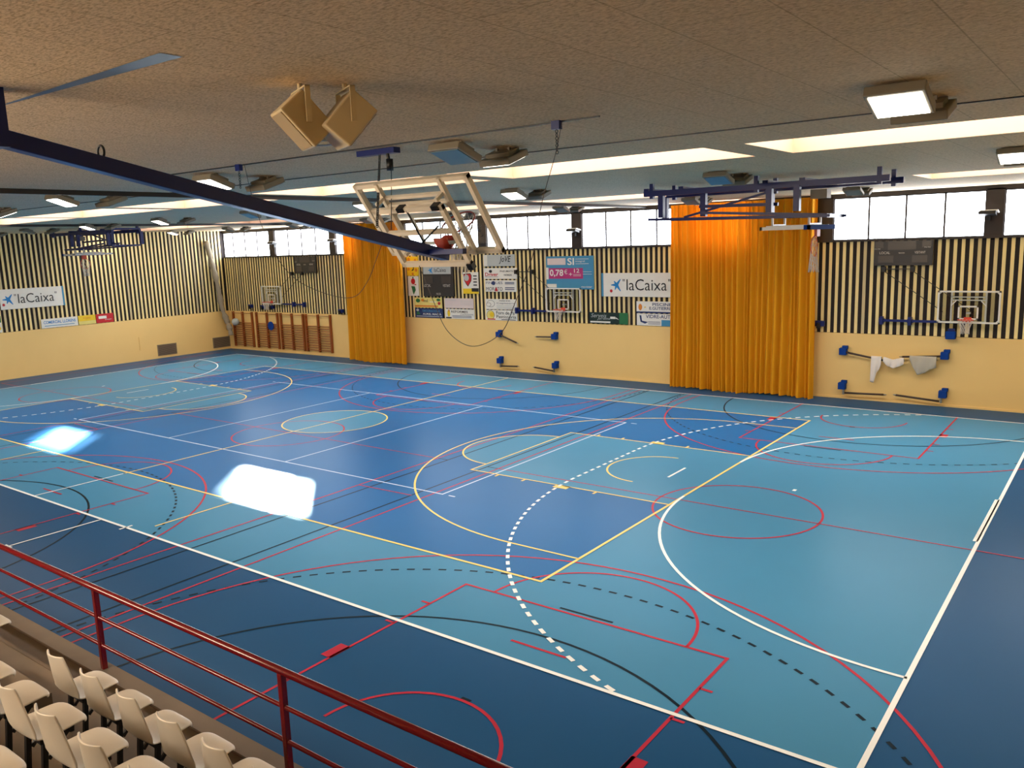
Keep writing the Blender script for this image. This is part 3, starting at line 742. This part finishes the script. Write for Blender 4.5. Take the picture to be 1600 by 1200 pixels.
# ------------------------------------------------------------------ ceiling lamps
def floodlight(x, y, facing, lit):
    """facing -1 looks back at the stand, +1 looks at the far wall"""
    root = empty('ceiling_floodlight', (x, y, H))
    T = Matrix.Translation((0, 0, -.12)) @ Matrix.Rotation(R(19)*facing, 4, 'X')
    b = MB(); b.box(-.25, -.23, -.06, .25, .23, .03, None, T)
    b.build('housing', 'fixture', root, .01)
    b = MB(); b.box(-.19, -.13, .03, .19, .13, .08, None, T); b.build('gear_box', 'fixture', root)
    for q in (-1, 1): MB().beam((q*.1, 0, -.08), (q*.1, 0, 0), .03).build('bracket', 'fixture', root)
    b = MB(); b.box(-.215, -.195, -.068, .215, .195, -.056, None, T); b.build('lamp_glass', 'lamp_on' if lit else 'glass_off', root)
    return root
protos = {}
def place_lamp(x, y, facing, lit, label):
    key = (facing, lit)
    if key not in protos: protos[key] = o = floodlight(x, y, facing, lit)
    else: o = copy_tree(protos[key]); o.location = (x, y, H)
    tag(o, label, 'ceiling light', 'ceiling floodlights')
LX = [20.32-5.1*k for k in range(9)]
colname = ['nearest the right edge', 'above the raised backboard to its right', 'left of the raised backboard', 'fourth column from the right', 'fifth column from the right', 'sixth column from the right', 'seventh column from the right', 'eighth column from the right', 'last column by the left wall']
rowname = ['near row', 'middle row', 'far row']
lit_near = {(0, 0), (2, 0), (3, 0), (0, 1), (2, 1), (3, 1), (5, 1), (6, 1), (7, 0), (8, 2)}
lit_away = {(1, 0), (4, 0), (6, 2), (2, 2)}
for r_, yy in enumerate((-10.75, -2.7, 7.0)):
    for k, xx_ in enumerate(LX):
        if r_ == 0 and k == 8: continue
        ln, la = (k, r_) in lit_near, (k, r_) in lit_away
        place_lamp(xx_, yy, -1, ln, '%s floodlight tilted towards the stand, %s, %s' % ('lit white' if ln else 'unlit grey-blue', rowname[r_], colname[k]))
        place_lamp(xx_, yy+.98, 1, la, '%s floodlight seen from behind, %s, %s' % ('lit' if la else 'unlit beige-grey', rowname[r_], colname[k]))
for k in (1, 2):  # unseen floodlights added to brighten the seats and near ceiling
    place_lamp(20.32-5.1*k, -19.2, -1, True, 'lit floodlight above the stand, column %s' % ('one', 'two', 'three')[k])
# floodlights on the window pillars
for k, (x, lab) in enumerate(((-17.85, 'pale lamp on the window pillar above the left wall hoop'), (-12.7, 'pale lamp on the window pillar left of the narrower curtain'), (2.6, 'pale lamp on the window pillar above the blue banner'), (18.1, 'dark lamp on the window pillar at the right'))):
    r0 = empty('pillar_lamp', (x, YF+.03, 6.2), label=lab, cat='wall light', group='lamps on the window pillars')
    T = Matrix.Rotation(R(-12), 4, 'X')
    MB().box(-.24, -.42, .02, .24, -.1, .12, None, T).build('housing', 'black', r0); MB().box(-.2, -.43, .12, .3, -.08, .15, None, T).build('cover', 'white', r0)
    MB().box(-.06, -.15, -.1, .06, 0, .1).build('bracket', 'black', r0)

# ceiling loudspeakers and round vent
def speaker(x, y, ang, tilt, label):
    r0 = empty('ceiling_loudspeaker', (x, y, H), R(ang), label=label, cat='loudspeaker', group='ceiling loudspeakers')
    T = Matrix.Translation((0, 0, -.26)) @ Matrix.Rotation(R(tilt), 4, 'Y')
    b = MB(); i = 0
    pr = [(-.12, -.17), (.12, -.14), (.12, .14), (-.12, .17)]
    lo = [b.bm.verts.new(T @ Vector((p[0], p[1], -.19))) for p in pr]; hi = [b.bm.verts.new(T @ Vector((p[0], p[1], .17))) for p in pr]
    b.bm.faces.new(lo[::-1]); b.bm.faces.new(hi)
    for k in range(4): b.bm.faces.new((lo[k], lo[(k+1) % 4], hi[(k+1) % 4], hi[k]))
    b.build('cabinet', 'spk', r0, .012)
    b = MB(); b.box(-.128, -.14, -.17, -.118, .14, .15, None, T); b.build('grille', 'grille', r0)
    b = MB(); b.box(-.02, -.20, -.30, .02, -.19, -.04); b.box(-.02, .19, -.30, .02, .20, -.04); b.box(-.02, -.2, -.05, .02, .2, -.04); b.cyl((0, 0, -.05), (0, 0, 0), .02, 8); b.build('yoke', 'spk', r0)
speaker(16.92, -14.51, 66, -42, 'cream loudspeaker on the near ceiling, left of the pair')
speaker(17.14, -14.26, 244, -42, 'cream loudspeaker on the near ceiling, right of the pair')
r0 = empty('ceiling_vent', (14.33, -12.15, H), label='round blue-grey ceiling vent behind the loudspeakers', cat='vent')
b = MB(); b.ring((0, 0, -.012), .25, .018, 'z', 32); b.build('vent_rim', 'steel', r0); MB().cyl((0, 0, -.02), (0, 0, 0), .24, 32).build('vent_plate', 'glass_off', r0)

# ------------------------------------------------------------------ wall bars
def wall_bars(x0, w, label):
    r0 = empty('wall_bars', (x0, YF-.03, 0), label=label, cat='wall bars', group='wooden wall bars')
    for u in (0, w/2, w): MB().box(u-.045, -.13, .2, u+.045, 0, 2.32).build('upright', 'wood', r0)
    for i in range(2):
        for k in range(11): MB().cyl((i*w/2+.04, -.09, .3+k*.135), ((i+1)*w/2-.04, -.09, .3+k*.135), .024, 8).build('rung', 'wood', r0)
        MB().cyl((i*w/2+.04, -.14, 2.24), ((i+1)*w/2-.04, -.14, 2.24), .018, 8).build('rung', 'wood', r0)
for x, w, lab in ((-22.35, 1.85, 'leftmost wooden wall bars by the corner net'), (-20.05, 1.98, 'second wooden wall bars from the left corner, with a blue disc on them'),
               (-17.75, 1.98, 'third wooden wall bars from the left corner'), (-15.5, 2.05, 'rightmost wooden wall bars, nearest the narrower curtain')):
    wall_bars(x, w, lab)
o = MB().cyl((-18.62, YF-.205, 1.55), (-18.62, YF-.165, 1.55), .26, 20).build('hanging_disc', 'blue'); tag(o, 'round blue disc hanging on the second wooden wall bars', 'disc')
for x, zz, lab in ((-20.5, 2.68, 'dark blue bracket on the slats above the leftmost wall bars'), (-19.3, 2.66, 'dark blue bracket just left under the distant hoop'),
                   (-18.5, 2.66, 'dark blue bracket just right under the distant hoop'), (-12.5, 2.56, 'dark bracket on the slats left of the narrower curtain'), (12.98, 2.68, 'dark bracket at the right edge of the wide curtain')):
    r0 = empty('wall_bracket', (x, YF-.03, zz), label=lab, cat='bracket', group='dark wall brackets')
    MB().box(-.18, -.16, -.1, .18, 0, .1).build('bracket_body', 'navy', r0, .02); MB().box(-.06, -.24, -.16, .06, -.1, .04).build('bracket_arm', 'black', r0)
r0 = empty('pool_bucket', (17.24, YF-.02, 2.30), label='small blue box on the wall under the rightmost backboard', cat='box'); r0.name = 'wall_box'
MB().box(-.15, -.24, 0, .15, -.02, .26).build('box_body', 'blue', r0, .03); MB().box(-.1, -.08, .26, .1, 0, .34).build('box_mount', 'navy', r0)

# ------------------------------------------------------------------ goal brackets and bars
def goal_bar(x, zz, s, L, drop, label, low=False):
    """s=+1 the bar runs to the right of its blue block"""
    r0 = empty('goal_bracket', (x, YF-.03, zz), label=label, cat='bracket', group='blue brackets with folded bars')
    MB().box(-.13, -.24, -.10, .11, 0, .14).box(-.05, -.16, .1, .13, 0, .22).build('bracket_block', 'blue', r0, .01)
    zz0 = -.22 if low else 0
    if low: MB().box(-.03+s*.05, -.2, -.28, .03+s*.05, -.12, -.1).build('bracket_foot', 'steel', r0)
    b = MB(); b.tube([(s*.1, -.18, zz0), (s*L, -.18, zz0-drop)], .035, 10); b.build('folded_bar', 'bar', r0)
    MB().tube([(s*L, -.18, zz0-drop), (s*(L+.1), -.18, zz0-drop*1.08)], [.03, .01], 10).build('bar_tip', 'steel', r0)
sets = ((13.86, 17.11, 'under the right scoreboard'), (-1.62, 1.5, 'on the middle of the far wall'))
for xa, xb, wh in sets:
    R_ = xa > 5
    goal_bar(xa, 1.70, 1, 1.35 if R_ else 1.05, .22 if R_ else .33, 'upper left blue bracket with a dark bar %s' % wh)
    goal_bar(xb, 1.72, -1, 1.3 if R_ else .95, .08 if R_ else .02, 'upper right blue bracket with a dark bar %s' % wh)
    goal_bar(xa, .46, 1, 1.4 if R_ else 1.05, -.04, 'lower left blue bracket with a dark bar %s' % wh, True)
    goal_bar(xb, .42, -1, 1.45 if R_ else 1.1, -.10, 'lower right blue bracket with a dark bar %s' % wh, True)
def cloth(name, outline, z_top, m, label, y=YF-.27):
    """outline: hanging edge as (x, z) pairs left to right along the bottom; folded over the bar"""
    b = bmesh.new(); xs_ = [p[0] for p in outline]; x0, x1 = xs_[0], xs_[-1]; nx, nz = 22, 12; g = []
    def bot(x):
        for a, c in zip(outline, outline[1:]):
            if a[0] <= x <= c[0]: return a[1]+(c[1]-a[1])*(x-a[0])/(c[0]-a[0]+1e-9)
        return outline[-1][1]
    for j in range(nz+1):
        t = j/nz; row = []
        for i in range(nx+1):
            x = x0+(x1-x0)*i/nx; zt = z_top(x); zz = zt+(bot(x)-zt)*t
            row.append(b.verts.new((x, y+.02*math.sin(x*31)*t+.012*math.sin(x*17+t*3)-.05*math.sin(t*2), zz)))
        g.append(row)
    back = [b.verts.new((v.co.x, YF-.15, v.co.z-.14)) for v in g[0]]
    for i in range(nx): b.faces.new((back[i], back[i+1], g[0][i+1], g[0][i])).smooth = True
    for j in range(nz):
        for i in range(nx): b.faces.new((g[j][i], g[j][i+1], g[j+1][i+1], g[j+1][i])).smooth = True
    me = bpy.data.meshes.new(name); b.to_mesh(me); b.free(); me.materials.append(M[m]); o = bpy.data.objects.new(name, me); COL.objects.link(o)
    md = o.modifiers.new('thickness', 'SOLIDIFY'); md.thickness = .006
    tag(o, label, 'cloth', 'cloths hung on the folded bars')
cloth('hanging_cloth', [(14.82, .72), (14.95, .70), (15.02, 1.05), (15.12, 1.2), (15.16, 1.35)], lambda x: 1.62, 'cloth_w', 'long white cloth hanging leftmost on the upper bars under the right scoreboard')
cloth('hanging_cloth', [(15.22, 1.46), (15.38, 1.30), (15.55, 1.24), (15.76, 1.32), (15.88, 1.40)], lambda x: 1.60-.28*max(0, .25-abs(x-15.53)) , 'cloth_w', 'small white cloth draped in the middle between the upper bars')
cloth('hanging_cloth', [(16.05, 1.60), (16.18, 1.30), (16.32, 1.06), (16.55, 1.15), (16.7, 1.28), (16.88, 1.33)], lambda x: 1.70, 'cloth_g', 'grey T-shirt-like cloth hanging right on the upper bars under the right scoreboard')

# wall vents on the left wall
for y0, lab in ((6.8, 'square brown vent grille low on the left wall, nearer'), (10.42, 'square brown vent grille low on the left wall by the corner')):
    r0 = empty('wall_vent', (XL+.02, y0, .14), label=lab, cat='vent', group='vents low on the left wall')
    MB().box(0, 0, 0, .03, 1.2, .64).build('vent_frame', 'vent', r0)
    b = MB()
    for k in range(11): b.box(.02, .05, .04+k*.053, .045, 1.15, .07+k*.053)
    b.build('slats', 'tread_edge', r0)
tag(MB().box(XL+.02, 5.75, .6, XL+.05, 5.80, 1.35).build('wall_conduit', 'cream'), 'thin vertical conduit on the left wall left of the vents', 'conduit')
# bundled net in the corner
b = MB(); P = cat_curve([(-22.80, 10.5, 6.62), (-22.74, 10.7, 5.4), (-22.72, 10.95, 3.9), (-22.7, 11.1, 2.6), (-22.5, 11.22, 1.75), (-22.3, 11.22, 1.35), (-22.2, 11.22, .9)], 6)
rr = [.15+.03*math.sin(k*.9)+.03*math.sin(k*2.1) for k in range(len(P))]; rr[0] = .1
b.tube(P, rr, 14); o = b.build('bundled_net', 'netgrey'); tag(o, 'grey bundled divider net hanging diagonally in the left corner', 'net')
o = MB(); 
bm_ = o.bm; bmesh.ops.create_uvsphere(bm_, u_segments=18, v_segments=10, radius=.22)
for f in bm_.faces: f.smooth = True
o = o.build('ball', 'greyp'); o.location = (-21.75, YF-.40, 1.72); tag(o, 'grey ball caught in the net by the leftmost wall bars', 'ball')

# ------------------------------------------------------------------ stand, steps
st = MB()
st.box(XL, -14.68, 0, XR, -14.5, 1.2, 'curb')
st.box(XL, -14.70, 1.2, XR, -14.49, 1.225, 'conc')
st.box(XL, -15.44, 0, XR, -14.68, 1.17, 'conc')
tr = [(-15.44, -16.24, 1.83), (-16.24, -17.04, 2.30), (-17.04, -17.84, 2.78), (-17.84, -18.64, 3.26), (-18.64, YN, 3.74)]
for a, b_, zz in tr:
    st.box(XL, b_-.001, 0, XR, a, zz, 'conc'); st.box(XL, a-.03, zz-.05, XR, a+.01, zz+.004, 'tread_edge')
o = st.build('trim_5'); tag(o, kind='structure')  # spectator stand: curb, walkway and treads
# aisle steps
for k, (a, zz) in enumerate(((-15.42, 1.47), (-16.22, 2.06))):
    ax = MB(); ax.box(13.22, a, zz-.4 if k == 0 else 1.83, 14.45, a+.38, zz); o = ax.build('aisle_step', 'conc'); tag(o, ('lower' if k == 0 else 'upper')+' concrete aisle step left of the front row seats', 'step', 'aisle steps')

# ------------------------------------------------------------------ railing
r0 = empty('railing', (12.78, -14.59, 1.225), label='glossy red steel railing along the front of the spectator stand', cat='railing')
MB().tube([(-20, 0, .995), (11.2, 0, .995)], .036, 14).build('top_rail', 'red_rail', r0)
for zz in (.64, .295): MB().tube([(-20, 0, zz), (11.2, 0, zz)], .022, 12).build('middle_rail', 'red_rail', r0)
for k in range(-5, 4): MB().box(k*3.38-.03, -.03, 0, k*3.38+.03, .03, .98).build('post', 'red_rail', r0, .006)

# ------------------------------------------------------------------ seats
def seat_proto():
    r0 = empty('stadium_seat', (0, 0, 0))
    prof = [(.232, -.03, .37), (.228, -.008, .385), (.215, .004, .40), (.1, -.004, .425), (0, -.010, .435), (-.09, -.006, .44), (-.15, .010, .44), (-.180, .05, .44), (-.192, .11, .43), (-.207, .2, .395), (-.222, .3, .345), (-.238, .39, .285), (-.242, .405, .265)]
    bm = bmesh.new(); g = []; n = 14
    for k, (y, zz, w) in enumerate(prof):
        row = []
        for i in range(n+1):
            u = -1+2*i/n; e = abs(u)**6
            dz = .010*e if 3 <= k <= 6 else 0
            dy = .045*u*u if k >= 7 else 0
            yc = -.035*e if k < 3 else 0
            row.append(bm.verts.new((u*w/2, y+dy+yc, zz+dz)))
        g.append(row)
    for k in range(len(g)-1):
        for i in range(n): bm.faces.new((g[k][i], g[k][i+1], g[k+1][i+1], g[k+1][i])).smooth = True
    me = bpy.data.meshes.new('seat_shell'); bm.to_mesh(me); bm.free(); me.materials.append(M['seat'])
    o = bpy.data.objects.new('seat_shell', me); COL.objects.link(o); o.parent = r0
    md = o.modifiers.new('thickness', 'SOLIDIFY'); md.thickness = .016; md.offset = 0
    md = o.modifiers.new('smooth', 'SUBSURF'); md.levels = 1; md.render_levels = 2
    b = MB(); b.box(-.16, -.1, -.06, .16, .1, -.025); b.build('mounting_plate', 'black', r0)
    for q in (-1, 1):
        b = MB(); b.beam((q*.13, -.06, -.05), (q*.13, -.10, -.42), .035); b.beam((q*.13, .1, -.05), (q*.13, -.05, -.2), .025); b.build('bracket', 'black', r0)
    return r0
rows = [(-15.77, 2.25, [13.0]+[15.17+.575*k for k in range(6)], 'front row'), (-16.57, 2.72, [15.19+.575*k for k in range(6)], 'second row'),
        (-17.37, 3.20, [17.40], 'third row')]
ordw = ['leftmost', 'second from the left', 'third from the left', 'third from the right', 'second from the right', 'rightmost']
sp = None
for (y, zz, cs, rn) in rows:
    for c in cs:
        if sp is None: sp = o = seat_proto()
        else: o = copy_tree(sp)
        o.location = (c-.21, y, zz)
        if rn == 'third row': lab = 'ivory plastic seat in the bottom left corner of the photo, highest row'
        elif c == 13.0: lab = 'ivory plastic seat at the left edge, alone beyond the aisle in the front row'
        else: lab = 'ivory seat in the %s, %s of six behind the railing' % (rn, ordw[round((c-cs[-6])/.575)])
        tag(o, lab, 'seat', 'ivory stadium seats')
